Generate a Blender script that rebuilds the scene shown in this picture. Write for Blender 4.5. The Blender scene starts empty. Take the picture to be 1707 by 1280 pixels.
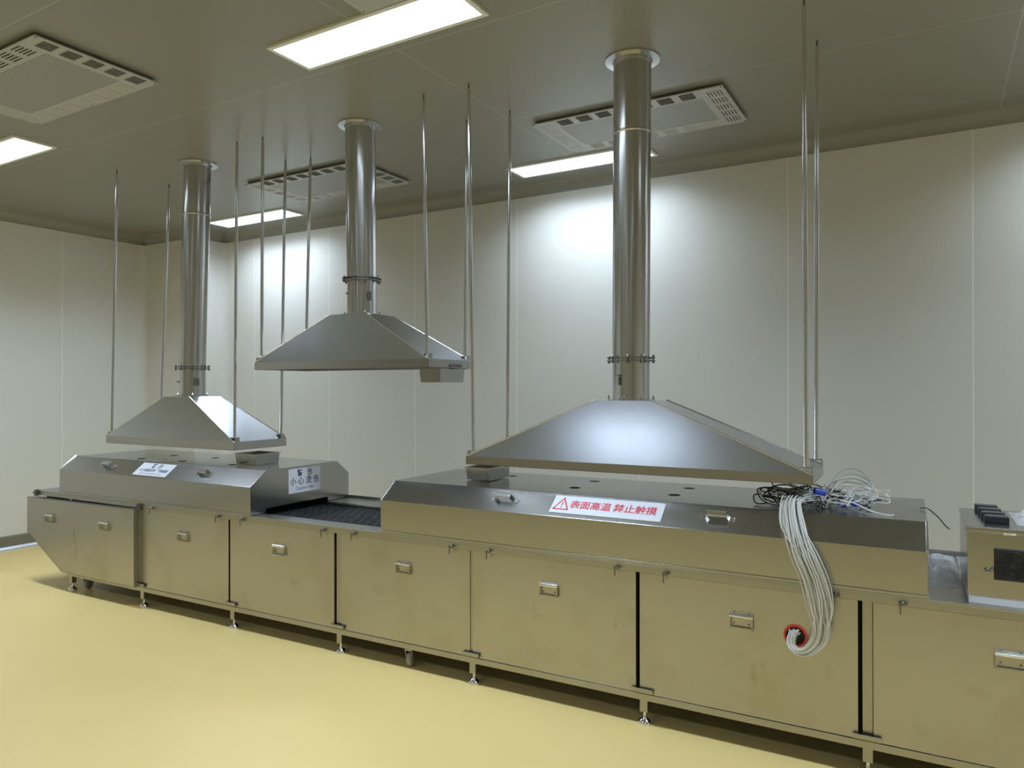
import bpy, bmesh, math, random
from mathutils import Vector, Matrix
random.seed(7)
SC = bpy.context.scene
COL = SC.collection
R = math.radians

# ------------------------------------------------------------------ camera
F_PX, YAW, PITCH, ROLL, EYE = 1202.7, 30.3675, 0.1459, -0.0709, 1.6
cy, sy = math.cos(R(YAW)), math.sin(R(YAW))
cp, sp = math.cos(R(PITCH)), math.sin(R(PITCH))
fw = Vector((-sy * cp, cy * cp, sp)); rt = Vector((cy, sy, 0)); up = rt.cross(fw)
cr, sr = math.cos(R(ROLL)), math.sin(R(ROLL))
r2 = cr * rt + sr * up; u2 = -sr * rt + cr * up
camd = bpy.data.cameras.new('camera'); cam = bpy.data.objects.new('camera', camd); COL.objects.link(cam)
camd.sensor_fit = 'HORIZONTAL'; camd.sensor_width = 36.0; camd.lens = F_PX / 1707 * 36.0
camd.clip_start = 0.05
cam.matrix_world = Matrix(((r2.x, u2.x, -fw.x, 0), (r2.y, u2.y, -fw.y, 0), (r2.z, u2.z, -fw.z, EYE), (0, 0, 0, 1)))
SC.camera = cam

# ------------------------------------------------------------------ light and exposure
SC.view_settings.view_transform = 'Standard'; SC.view_settings.look = 'None'
SC.view_settings.gamma = 1.0; SC.view_settings.use_curve_mapping = False
SC.view_settings.exposure = 0.5
W = bpy.data.worlds.new('world'); SC.world = W; W.use_nodes = True
W.node_tree.nodes['Background'].inputs[0].default_value = (0.02, 0.02, 0.02, 1)
LAMP_GLOW = 2.4            # what the diffusers themselves give off evenly
LAMP_POWER = (13.5, 31.5, 18, 2.5, 1.5)  # watts of the lens-directed light of each row, back wall first
LAMP_COLOR = (0.69, 0.835, 1.0)
LAMP_SPREAD = 142
SC.cycles.max_bounces = 14; SC.cycles.diffuse_bounces = 8; SC.cycles.glossy_bounces = 8
SC.cycles.sample_clamp_indirect = 6.0

CEIL = 3.3
XL, XR, YF, YB = -7.85, 3.9, -5.4, 5.4
ROT = R(1.5305)          # the oven line stands 1.5 degrees off the walls

# ------------------------------------------------------------------ materials
def new_mat(name):
    m = bpy.data.materials.new(name); m.use_nodes = True
    nt = m.node_tree; b = nt.nodes['Principled BSDF']
    return m, nt, b
def sset(b, **k):
    for n, v in k.items():
        n = {'base': 'Base Color', 'metal': 'Metallic', 'rough': 'Roughness', 'spec': 'Specular IOR Level', 'trans': 'Transmission Weight', 'alpha': 'Alpha', 'ior': 'IOR', 'aniso': 'Anisotropic', 'coat': 'Coat Weight'}[n]
        b.inputs[n].default_value = (*v, 1) if isinstance(v, tuple) else v
def plain(name, base, rough=0.5, metal=0.0, **k):
    m, nt, b = new_mat(name); sset(b, base=base, rough=rough, metal=metal, **k)
    return m
def nd(nt, t, **k):
    n = nt.nodes.new(t)
    for a, v in k.items(): setattr(n, a, v)
    return n
def math_n(nt, op, a, b=None, c=None):
    n = nd(nt, 'ShaderNodeMath', operation=op)
    for i, v in enumerate((a, b, c)):
        if v is None: continue
        if isinstance(v, (int, float)): n.inputs[i].default_value = v
        else: nt.links.new(v, n.inputs[i])
    return n.outputs[0]
def steel(name, base, rough, var=0.06, stretch=(1, 1, 60), scale=6.0, smudge=0.0, bump=0.0, smudge_col=(0.2, 0.17, 0.1), wave=0.0, detail2=1.5, stains=()):
    m, nt, b = new_mat(name); sset(b, base=base, metal=1.0, rough=rough)
    tc = nd(nt, 'ShaderNodeTexCoord'); mp = nd(nt, 'ShaderNodeMapping'); mp.inputs['Scale'].default_value = stretch
    nt.links.new(tc.outputs['Object'], mp.inputs[0])
    n1 = nd(nt, 'ShaderNodeTexNoise'); n1.inputs['Scale'].default_value = scale; n1.inputs['Detail'].default_value = 4
    nt.links.new(mp.outputs[0], n1.inputs[0])
    n2 = nd(nt, 'ShaderNodeTexNoise'); n2.inputs['Scale'].default_value = 3.2; n2.inputs['Detail'].default_value = 5
    nt.links.new(tc.outputs['Object'], n2.inputs[0])
    a = math_n(nt, 'MULTIPLY_ADD', n1.outputs['Fac'], var * 2, rough - var)
    a = math_n(nt, 'MULTIPLY_ADD', n2.outputs['Fac'], var * detail2, a)
    nt.links.new(math_n(nt, 'SUBTRACT', a, var * detail2 / 2), b.inputs['Roughness'])
    if smudge:
        cr_ = nd(nt, 'ShaderNodeValToRGB'); cr_.color_ramp.elements[0].position = 0.52; cr_.color_ramp.elements[1].position = 0.8
        cr_.color_ramp.elements[0].color = (0, 0, 0, 1); cr_.color_ramp.elements[1].color = (1, 1, 1, 1)
        nt.links.new(n2.outputs['Fac'], cr_.inputs[0])
        mx = nd(nt, 'ShaderNodeMix', data_type='RGBA'); mx.inputs[6].default_value = (*base, 1); mx.inputs[7].default_value = (*smudge_col, 1)
        fac = math_n(nt, 'MULTIPLY', cr_.outputs[0], smudge)
        if stains:
            sx = nd(nt, 'ShaderNodeSeparateXYZ'); nt.links.new(tc.outputs['Object'], sx.inputs[0])
            n4 = nd(nt, 'ShaderNodeTexNoise'); n4.inputs['Scale'].default_value = 45; n4.inputs['Detail'].default_value = 3; nt.links.new(tc.outputs['Object'], n4.inputs[0])
            for x_, z_, rx, rz, k_ in stains:       # rubbed-in dirt marks, elongated and broken up
                u = math_n(nt, 'MULTIPLY', math_n(nt, 'SUBTRACT', sx.outputs[0], x_), 1 / rx); v = math_n(nt, 'MULTIPLY', math_n(nt, 'SUBTRACT', sx.outputs[2], z_), 1 / rz)
                d_ = math_n(nt, 'ADD', math_n(nt, 'MULTIPLY', u, u), math_n(nt, 'MULTIPLY', v, v))
                d_ = math_n(nt, 'ADD', d_, math_n(nt, 'MULTIPLY_ADD', n4.outputs['Fac'], 2.2, -1.1))
                q_ = nd(nt, 'ShaderNodeMath', operation='SUBTRACT', use_clamp=True); q_.inputs[0].default_value = 1.0; nt.links.new(d_, q_.inputs[1])
                fac = math_n(nt, 'MULTIPLY_ADD', q_.outputs[0], k_, fac)
            cl_ = nd(nt, 'ShaderNodeClamp'); nt.links.new(fac, cl_.inputs[0]); fac = cl_.outputs[0]
        nt.links.new(fac, mx.inputs[0]); nt.links.new(mx.outputs[2], b.inputs['Base Color'])
    if bump or wave:
        bp = nd(nt, 'ShaderNodeBump'); bp.inputs['Distance'].default_value = 0.01
        if wave:
            n3 = nd(nt, 'ShaderNodeTexNoise'); n3.inputs['Scale'].default_value = 2.2; n3.inputs['Detail'].default_value = 1
            nt.links.new(tc.outputs['Object'], n3.inputs[0])
            bp.inputs['Strength'].default_value = wave; nt.links.new(n3.outputs['Fac'], bp.inputs['Height'])
        else:
            bp.inputs['Strength'].default_value = bump; nt.links.new(n1.outputs['Fac'], bp.inputs['Height'])
        nt.links.new(bp.outputs[0], b.inputs['Normal'])
    return m
def paneled(name, base, seam, rough, axes, spec=0.5):
    """axes: list of (component, offset, period); thin pale joints between sandwich panels"""
    m, nt, b = new_mat(name); sset(b, rough=rough, spec=spec)
    tc = nd(nt, 'ShaderNodeTexCoord'); sx = nd(nt, 'ShaderNodeSeparateXYZ'); nt.links.new(tc.outputs['Object'], sx.inputs[0])
    tot = None
    for c, off, per, wid in axes:
        v = math_n(nt, 'SUBTRACT', sx.outputs['XYZ'.index(c)], off - per * 40.5)
        v = math_n(nt, 'MODULO', v, per)
        v = math_n(nt, 'ABSOLUTE', math_n(nt, 'SUBTRACT', v, per / 2))
        v = math_n(nt, 'LESS_THAN', v, wid)
        tot = v if tot is None else math_n(nt, 'MAXIMUM', tot, v)
    ns = nd(nt, 'ShaderNodeTexNoise'); ns.inputs['Scale'].default_value = 1.3; ns.inputs['Detail'].default_value = 3
    nt.links.new(tc.outputs['Object'], ns.inputs[0])
    mxn = nd(nt, 'ShaderNodeMix', data_type='RGBA'); mxn.inputs[6].default_value = (*[c * .97 for c in base], 1); mxn.inputs[7].default_value = (*[min(1, c * 1.03) for c in base], 1)
    nt.links.new(ns.outputs['Fac'], mxn.inputs[0])
    mx = nd(nt, 'ShaderNodeMix', data_type='RGBA'); mx.inputs[7].default_value = (*seam, 1)
    nt.links.new(mxn.outputs[2], mx.inputs[6])
    nt.links.new(tot, mx.inputs[0]); nt.links.new(mx.outputs[2], b.inputs['Base Color'])
    return m
M = {}
WALLC = (0.715, 0.70, 0.65)
M['wall_back'] = paneled('cream_wall_panels', WALLC, (0.88, 0.87, 0.82), 0.38, [('X', 0.21, 1.108, 0.004)])
M['wall_side'] = paneled('cream_side_wall_panels', WALLC, (0.88, 0.87, 0.82), 0.38, [('Y', 4.12, 1.108, 0.004)])
M['cove'] = plain('cream_cove', WALLC, 0.32)
M['ceilcove'] = plain('dimmed_ceiling_cove', (0.30, 0.295, 0.262), 0.55)  # darkened copy of the wall cream, low light near the ceiling painted in
M['ceiling'] = paneled('dimmed_ceiling_panels', (0.265, 0.26, 0.232), (0.42, 0.41, 0.36), 0.3, [('Y', 2.855, 1.125, 0.003), ('X', -2.34, 2.69, 0.003)])  # really wall cream; the darkened colour stands in for dim light up here
def floor_mat():
    m, nt, b = new_mat('yellow_epoxy_floor'); sset(b, rough=0.38)
    tc = nd(nt, 'ShaderNodeTexCoord'); n1 = nd(nt, 'ShaderNodeTexNoise'); n1.inputs['Scale'].default_value = 0.9; n1.inputs['Detail'].default_value = 6
    nt.links.new(tc.outputs['Object'], n1.inputs[0])
    mx = nd(nt, 'ShaderNodeMix', data_type='RGBA'); mx.inputs[6].default_value = (0.79, 0.595, 0.236, 1); mx.inputs[7].default_value = (0.85, 0.65, 0.265, 1)
    nt.links.new(n1.outputs['Fac'], mx.inputs[0]); nt.links.new(mx.outputs[2], b.inputs['Base Color'])
    n2 = nd(nt, 'ShaderNodeTexNoise'); n2.inputs['Scale'].default_value = 7; nt.links.new(tc.outputs['Object'], n2.inputs[0])
    nt.links.new(math_n(nt, 'MULTIPLY_ADD', n2.outputs['Fac'], 0.12, 0.32), b.inputs['Roughness'])
    bp = nd(nt, 'ShaderNodeBump'); bp.inputs['Strength'].default_value = 0.05; nt.links.new(n2.outputs['Fac'], bp.inputs['Height']); nt.links.new(bp.outputs[0], b.inputs['Normal'])
    return m
M['floor'] = floor_mat()
M['skirt'] = plain('olive_grey_skirting', (0.20, 0.19, 0.14), 0.45)
M['alu'] = plain('pale_aluminium', (0.5, 0.5, 0.52), 0.35, 0.6)
M['door'] = steel('brushed_door_steel', (0.49, 0.475, 0.44), 0.35, 0.03, (40, 1, 1), 5, smudge=0.45, smudge_col=(0.34, 0.31, 0.22), stains=[(x + 2.6, z, a, c, k) for x, z, a, c, k in ((-5.62, .455, .018, .09, .7), (-5.575, .50, .012, .05, .6), (-5.60, .33, .010, .09, .6), (-5.52, .36, .010, .03, .5), (-1.68, .46, .006, .05, .6), (-1.66, .43, .03, .012, .3), (-.60, .33, .020, .06, .45), (-.56, .38, .012, .02, .4), (-3.36, .38, .05, .03, .3), (-2.68, .42, .06, .04, .3), (-.30, .40, .02, .05, .25), (.22, .42, .06, .03, .25), (-1.24, .45, .012, .02, .5))])
M['cover'] = steel('satin_cover_steel', (0.46, 0.455, 0.445), 0.205, 0.026, (1, 30, 1), 6, smudge=0.12, smudge_col=(0.4, 0.37, 0.3))
M['hood'] = steel('satin_hood_steel', (0.60, 0.63, 0.69), 0.235, 0.025, (1, 1, 1), 4, detail2=0.0)
M['pipe'] = steel('rolled_pipe_steel', (0.58, 0.58, 0.58), 0.215, 0.025, (14, 14, 0.6), 4, smudge=0.25, smudge_col=(0.40, 0.39, 0.36), bump=0.02)
M['frame'] = steel('frame_steel', (0.43, 0.42, 0.39), 0.34, 0.025, (1, 1, 1), 8, smudge=0.3, smudge_col=(0.35, 0.31, 0.22))
M['bright'] = plain('polished_steel', (0.82, 0.82, 0.83), 0.14, 1.0)
M['rod'] = plain('chrome_rod', (0.70, 0.70, 0.70), 0.16, 1.0)
M['dull'] = plain('dull_dark_steel', (0.20, 0.19, 0.18), 0.45, 0.8)
M['dark'] = plain('dark_recess', (0.012, 0.011, 0.010), 0.7)
M['black'] = plain('black_plastic', (0.018, 0.018, 0.022), 0.42)
M['belt'] = plain('black_belt_mesh', (0.024, 0.026, 0.03), 0.42)
M['rubber'] = plain('grey_rubber', (0.33, 0.32, 0.29), 0.6)
M['vent'] = plain('grey_white_vent_paint', (0.46, 0.465, 0.48), 0.42)
M['lampframe'] = plain('white_lamp_frame', (0.80, 0.80, 0.78), 0.4)
M['red'] = plain('red_edging', (0.70, 0.05, 0.035), 0.45)
M['redink'] = plain('red_lettering', (0.62, 0.04, 0.06), 0.5)
M['ink'] = plain('dark_blue_lettering', (0.035, 0.04, 0.09), 0.5)
M['sign'] = plain('white_sign_plate', (0.72, 0.73, 0.78), 0.35)
M['whitewire'] = plain('white_wire', (0.70, 0.69, 0.65), 0.42)
M['greywire'] = plain('grey_wire', (0.36, 0.36, 0.35), 0.45)
M['creamwire'] = plain('cream_wire', (0.60, 0.57, 0.46), 0.45)
M['blackwire'] = plain('black_wire', (0.02, 0.018, 0.016), 0.45)
M['blue'] = plain('blue_tape', (0.03, 0.08, 0.55), 0.4)
M['foam'] = plain('white_foam', (0.80, 0.80, 0.80), 0.7)
def film_mat():
    m, nt, b = new_mat('clear_plastic_film'); sset(b, base=(0.85, 0.85, 0.87), rough=0.16, alpha=0.42, ior=1.45)
    b.inputs['Specular IOR Level'].default_value = 0.9
    return m
M['film'] = film_mat()
def lamp_mat():
    m = bpy.data.materials.new('lit_diffuser'); m.use_nodes = True; nt = m.node_tree
    b = nt.nodes['Principled BSDF']; b.inputs['Base Color'].default_value = (0.8, 0.8, 0.8, 1)
    b.inputs['Emission Color'].default_value = (*LAMP_COLOR, 1); b.inputs['Emission Strength'].default_value = LAMP_GLOW
    return m
M['lamp'] = lamp_mat()
def perf_mat():
    m, nt, b = new_mat('perforated_grille'); sset(b, rough=0.45)
    tc = nd(nt, 'ShaderNodeTexCoord'); sx = nd(nt, 'ShaderNodeSeparateXYZ'); nt.links.new(tc.outputs['Object'], sx.inputs[0])
    ds = []
    for i in (0, 1):
        v = math_n(nt, 'MULTIPLY', math_n(nt, 'ADD', sx.outputs[i], 20.0), 1 / 0.016)
        v = math_n(nt, 'SUBTRACT', math_n(nt, 'FRACT', v), 0.5); ds.append(math_n(nt, 'MULTIPLY', v, v))
    rr = math_n(nt, 'LESS_THAN', math_n(nt, 'ADD', *ds), 0.085)
    mx = nd(nt, 'ShaderNodeMix', data_type='RGBA'); mx.inputs[6].default_value = (0.42, 0.425, 0.43, 1); mx.inputs[7].default_value = (0.05, 0.05, 0.05, 1)
    nt.links.new(rr, mx.inputs[0]); nt.links.new(mx.outputs[2], b.inputs['Base Color'])
    return m
M['perf'] = perf_mat()

# ------------------------------------------------------------------ mesh builder
class MB:
    def __init__(s): s.v = []; s.f = []; s.mi = []; s.sm = []
    def add(s, vs, fs, mi=0, smooth=False):
        o = len(s.v); s.v += [tuple(v) for v in vs]
        for f in fs: s.f.append([i + o for i in f]); s.mi.append(mi); s.sm.append(smooth)
        return s
    def box(s, x0, x1, y0, y1, z0, z1, mi=0):
        v = [(x0, y0, z0), (x1, y0, z0), (x1, y1, z0), (x0, y1, z0), (x0, y0, z1), (x1, y0, z1), (x1, y1, z1), (x0, y1, z1)]
        return s.add(v, [(0, 3, 2, 1), (4, 5, 6, 7), (0, 1, 5, 4), (1, 2, 6, 5), (2, 3, 7, 6), (3, 0, 4, 7)], mi)
    def prism(s, poly, axis, a, b, mi=0):
        """poly of 2-D points extruded along axis ('x': pts are (y,z), 'y': (x,z), 'z': (x,y))"""
        def p(q, t): return {'x': (t, q[0], q[1]), 'y': (q[0], t, q[1]), 'z': (q[0], q[1], t)}[axis]
        n = len(poly); vs = [p(q, a) for q in poly] + [p(q, b) for q in poly]
        fs = [tuple(range(n)), tuple(reversed(range(n, 2 * n)))] + [(i, i + n, (i + 1) % n + n, (i + 1) % n) for i in range(n)]
        return s.add(vs, fs, mi)
    def tube(s, path, r, n=8, mi=0, caps=True):
        path = [Vector(p) for p in path]; rs = r if isinstance(r, (list, tuple)) else [r] * len(path)
        t0 = (path[1] - path[0]).normalized()
        nrm = t0.orthogonal().normalized(); vs = []
        for i, p in enumerate(path):
            t = (path[min(i + 1, len(path) - 1)] - path[max(i - 1, 0)]).normalized()
            nrm = (nrm - t * nrm.dot(t)); nrm = nrm.normalized() if nrm.length > 1e-6 else t.orthogonal().normalized()
            bn = t.cross(nrm)
            for k in range(n):
                a = 2 * math.pi * k / n; vs.append(p + (nrm * math.cos(a) + bn * math.sin(a)) * rs[i])
        fs = []
        for i in range(len(path) - 1):
            for k in range(n):
                fs.append((i * n + k, i * n + (k + 1) % n, (i + 1) * n + (k + 1) % n, (i + 1) * n + k))
        s.add(vs, fs, mi, True)
        if caps:
            s.add(vs[:n], [tuple(reversed(range(n)))], mi); s.add(vs[-n:], [tuple(range(n))], mi)     # own vertices: crisp ends
        return s
    def lathe(s, prof, c=(0, 0, 0), n=24, mi=0, smooth=True, axis='z'):
        """prof: (r, h) list"""
        vs = []
        for r, h in prof:
            for k in range(n):
                a = 2 * math.pi * k / n; x, y = r * math.cos(a), r * math.sin(a)
                vs.append({'z': (c[0] + x, c[1] + y, c[2] + h), 'y': (c[0] + x, c[1] + h, c[2] + y), 'x': (c[0] + h, c[1] + x, c[2] + y)}[axis])
        fs = []
        for i in range(len(prof) - 1):
            for k in range(n): fs.append((i * n + k, i * n + (k + 1) % n, (i + 1) * n + (k + 1) % n, (i + 1) * n + k))
        s.add(vs, fs, mi, smooth)
        for i, rev in ((0, True), (len(prof) - 1, False)):
            if prof[i][0] > 1e-6:
                s.add(vs[i * n:(i + 1) * n], [tuple(reversed(range(n))) if rev else tuple(range(n))], mi)
        return s
    def build(s, name, mats, parent=None, bevel=0.0, origin=(0, 0, 0), seg=2):
        me = bpy.data.meshes.new(name); o = bpy.data.objects.new(name, me)
        ox, oy, oz = origin
        me.from_pydata([(x - ox, y - oy, z - oz) for x, y, z in s.v], [], s.f)
        if not isinstance(mats, (list, tuple)): mats = [mats]
        for m in mats: me.materials.append(m)
        me.polygons.foreach_set('material_index', s.mi); me.polygons.foreach_set('use_smooth', s.sm)
        bm = bmesh.new(); bm.from_mesh(me); bmesh.ops.recalc_face_normals(bm, faces=bm.faces); bm.to_mesh(me); bm.free()
        COL.objects.link(o)
        if parent is not None: o.parent = parent
        if bevel:
            md = o.modifiers.new('bevel', 'BEVEL'); md.width = bevel; md.segments = seg; md.limit_method = 'ANGLE'; md.angle_limit = R(35)
        return o

def tag(o, label, cat, group=None):
    o['label'] = label; o['category'] = cat
    if group: o['group'] = group
    return o
class Thing:
    """an Empty at the thing's base; parts are given in line coordinates (rot) and stored relative to the base"""
    def __init__(s, name, label, cat, base, rot=0.0, group=None):
        s.base = Vector(base); o = bpy.data.objects.new(name, None); COL.objects.link(o)
        o.location = Matrix.Rotation(rot, 3, 'Z') @ s.base; o.rotation_euler = (0, 0, rot)
        o.empty_display_size = 0.1; s.o = o; tag(o, label, cat, group)
    def part(s, name, mb, mats, parent=None, bevel=0.0, label=None, seg=2):
        o = mb.build(name, mats, parent or s.o, bevel, s.base, seg)
        if label: o['label'] = label
        return o
def struct(name, mb, mat, parent=None, bevel=0):
    o = mb.build(name, mat, parent, bevel)
    if parent is None: o['kind'] = 'structure'
    return o

# ------------------------------------------------------------------ room shell
T = 0.12
struct('floor', MB().box(XL - T, XR + T, YF - T, YB + T, -0.1, 0.0), M['floor'])
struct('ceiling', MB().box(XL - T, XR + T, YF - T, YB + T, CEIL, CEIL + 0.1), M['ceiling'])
struct('wall_back', MB().box(XL - T, XR + T, YB, YB + T, 0, CEIL), M['wall_back'])
struct('wall_left', MB().box(XL - T, XL, YF, YB, 0, CEIL), M['wall_side'])
struct('wall_right', MB().box(XR, XR + T, YF, YB, 0, CEIL), M['wall_side'])
struct('wall_front', MB().box(XL - T, XR + T, YF - T, YF, 0, CEIL), M['wall_back'])
CX, CYF = -6.93, 5.02                                     # boxed-in column in the back left corner
struct('wall_corner', MB().box(XL, CX, CYF, YB, 0, CEIL), M['cove'], bevel=0.03)
def cove_poly(cx, cz, sx, sz, r, n=8):
    """concave quarter filling the corner at (cx,cz); sx,sz point into the room"""
    pts = [(cx, cz)]
    for i in range(n + 1):
        a = math.pi / 2 * i / n
        pts.append((cx + sx * (r - r * math.sin(a)), cz + sz * (r - r * math.cos(a))))
    return pts
def cove(name, mb):
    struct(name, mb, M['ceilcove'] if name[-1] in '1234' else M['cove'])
rc = 0.085
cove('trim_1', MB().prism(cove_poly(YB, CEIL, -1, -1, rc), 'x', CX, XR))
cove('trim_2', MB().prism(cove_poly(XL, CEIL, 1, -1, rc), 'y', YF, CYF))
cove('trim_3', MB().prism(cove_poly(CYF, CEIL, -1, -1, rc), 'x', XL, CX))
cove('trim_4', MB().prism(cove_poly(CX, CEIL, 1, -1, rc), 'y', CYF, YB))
cove('trim_5', MB().prism(cove_poly(XL, CYF, 1, -1, 0.08), 'z', 0, CEIL - rc))
cove('trim_6', MB().prism(cove_poly(CX, YB, 1, -1, 0.09), 'z', 0, CEIL - rc))
struct('baseboard_left', MB().prism([(XL, 0.0), (XL + 0.02, 0.0), (XL + 0.02, 0.125), (XL, 0.135)], 'y', YF, CYF), M['skirt'])
struct('baseboard_back', MB().prism([(YB, 0.0), (YB - 0.02, 0.0), (YB - 0.02, 0.125), (YB, 0.135)], 'x', CX, XR), M['skirt'])
struct('trim_7', MB().prism([(XL + 0.02, 0.0), (XL + 0.05, 0.0), (XL + 0.045, 0.012), (XL + 0.03, 0.03), (XL + 0.02, 0.035)], 'y', YF, CYF), M['alu'])

# ------------------------------------------------------------------ ceiling lights
def ceiling_light(x0, y0, label, power, w=1.135, d=0.29):
    t = Thing('ceiling_light', label, 'ceiling light', (x0 + w / 2, y0 + d / 2, CEIL), 0, 'flat panel lights in the ceiling')
    x1, y1 = x0 + w, y0 + d; f = 0.024; z0, z1 = CEIL - 0.012, CEIL
    fr = MB()
    fr.box(x0, x1, y0, y0 + f, z0, z1).box(x0, x1, y1 - f, y1, z0, z1).box(x0, x0 + f, y0 + f, y1 - f, z0, z1).box(x1 - f, x1, y0 + f, y1 - f, z0, z1)
    t.part('lamp_frame', fr, M['lampframe'])
    t.part('diffuser', MB().box(x0 + f, x1 - f, y0 + f, y1 - f, CEIL - 0.009, CEIL - 0.003), M['lamp'])
    ld = bpy.data.lights.new('panel_light', 'AREA'); ld.shape = 'RECTANGLE'; ld.size = w - 2 * f; ld.size_y = d - 2 * f
    ld.energy = power; ld.color = LAMP_COLOR; ld.spread = R(LAMP_SPREAD)
    lo = bpy.data.objects.new('panel_light', ld); COL.objects.link(lo); lo.parent = t.o; lo.location = (0, 0, -0.0095)
LX = [-6.5, -2.885, 0.735]
LN = {(-6.5, 4.825): 'lit panel light near the back wall, beside the left duct',
      (-2.885, 4.825): 'lit panel light near the back wall, half behind the right duct',
      (-6.5, 2.493): 'lit panel light at the left edge of the photo, beyond the left vent',
      (-2.885, 2.493): 'large lit panel light at the top of the photo, nearest one',
      (0.735, 4.825): 'panel light near the back wall, past the right edge of the photo',
      (0.735, 2.493): 'panel light above the right end of the oven line, outside the photo'}
for iy, y0 in enumerate((4.825, 2.493, -0.75, -3.1, -4.95)):
    for ix, x0 in enumerate(LX):
        if iy == 2: x0 -= 0.48                      # unseen row shifted left so its reflection sits mid right hood
        side = ('left', 'middle', 'right')[ix]; row = ('', '', 'overhead', 'behind the photographer', 'by the front wall')[iy]
        ceiling_light(x0, y0, LN.get((x0, y0), 'unseen panel light %s, %s one of its row' % (row, side)), LAMP_POWER[iy])

# ------------------------------------------------------------------ ceiling vents
def ceiling_vent(x0, x1, y0, y1, label):
    t = Thing('ceiling_vent', label, 'ceiling vent', ((x0 + x1) / 2, (y0 + y1) / 2, CEIL), 0, 'slotted metal ceiling vents')
    z = CEIL - 0.024; bx = 0.15; by = 0.125
    pl = MB()
    zz = CEIL - 0.018
    pl.box(x0, x1, y0, y0 + by, z, zz).box(x0, x1, y1 - by, y1, z, zz).box(x0, x0 + bx, y0 + by, y1 - by, z, zz).box(x1 - bx, x1, y0 + by, y1 - by, z, zz)
    t.part('face_plate', pl, M['vent'])
    t.part('backing_box', MB().box(x0 + 0.02, x1 - 0.02, y0 + 0.02, y1 - 0.02, zz, CEIL), M['dull'])
    t.part('perforated_grille', MB().box(x0 + bx, x1 - bx, y0 + by, y1 - by, z + 0.001, zz), M['perf'])
    def flap(mb, cx, cyy, ln, dx, dy):
        # pressed louvre: a wedge hanging from the plate, open (dark) on its outward side (dx,dy)
        h, dp = 0.0042, 0.010
        ax, ay = (-dy, dx)
        def P(u, w, zz_): return (cx + ax * u + dx * w, cyy + ay * u + dy * w, zz_)
        a, b = -ln / 2, ln / 2
        v = [P(a, dp / 2, z), P(b, dp / 2, z), P(b, dp / 2, z - h), P(a, dp / 2, z - h), P(a, -dp / 2, z), P(b, -dp / 2, z)]
        mb.add(v, [(3, 2, 5, 4), (0, 3, 4), (1, 5, 2)], 0)
        mb.add(v, [(0, 1, 2, 3)], 1)
        # dark slot on the plate just outside the lip
        q = [P(a, dp / 2, z - .0006), P(b, dp / 2, z - .0006), P(b, dp / 2 + .002, z - .0006), P(a, dp / 2 + .002, z - .0006)]
        mb.add(q, [(0, 1, 2, 3)], 1)
    def group(cx, cyy, dx, dy, ln):
        mb = MB()
        for k in range(5):
            o = (k - 2) * 0.0185
            flap(mb, cx + dx * o, cyy + dy * o, ln, dx, dy)
        t.part('louvre', mb, [M['vent'], M['dark']])
    nx = 7; stx = (x1 - x0 - 2 * bx) / nx
    for k in range(nx):
        cx = x0 + bx + (k + .5) * stx
        group(cx, y0 + by / 2, 0, -1, 0.085); group(cx, y1 - by / 2, 0, 1, 0.085)
    ny = 5; sty = (y1 - y0 - 0.07) / ny
    for k in range(ny):
        cyy = y0 + 0.035 + (k + .5) * sty
        group(x0 + bx * .47, cyy, -1, 0, 0.075); group(x1 - bx * .47, cyy, 1, 0, 0.075)
    for px in (x0 + .012, (x0 + x1) / 2, x1 - .012):
        for py in (y0 + .012, y1 - .012): t.part('screw', MB().lathe([(0.006, 0), (0.005, -0.003), (0, -0.004)], (px, py, z), 8), M['dull'])
ceiling_vent(-4.945, -3.705, 1.815, 2.455, 'grey slotted ceiling vent at the upper left, nearest the left edge')
ceiling_vent(-2.215, -0.975, 1.825, 2.465, 'ceiling vent cut off by the top edge, behind the big light')
ceiling_vent(-4.97, -3.73, 4.065, 4.72, 'ceiling vent partly hidden behind the middle duct')
ceiling_vent(-2.24, -1.02, 4.07, 4.70, 'ceiling vent partly hidden behind the right duct')

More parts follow.
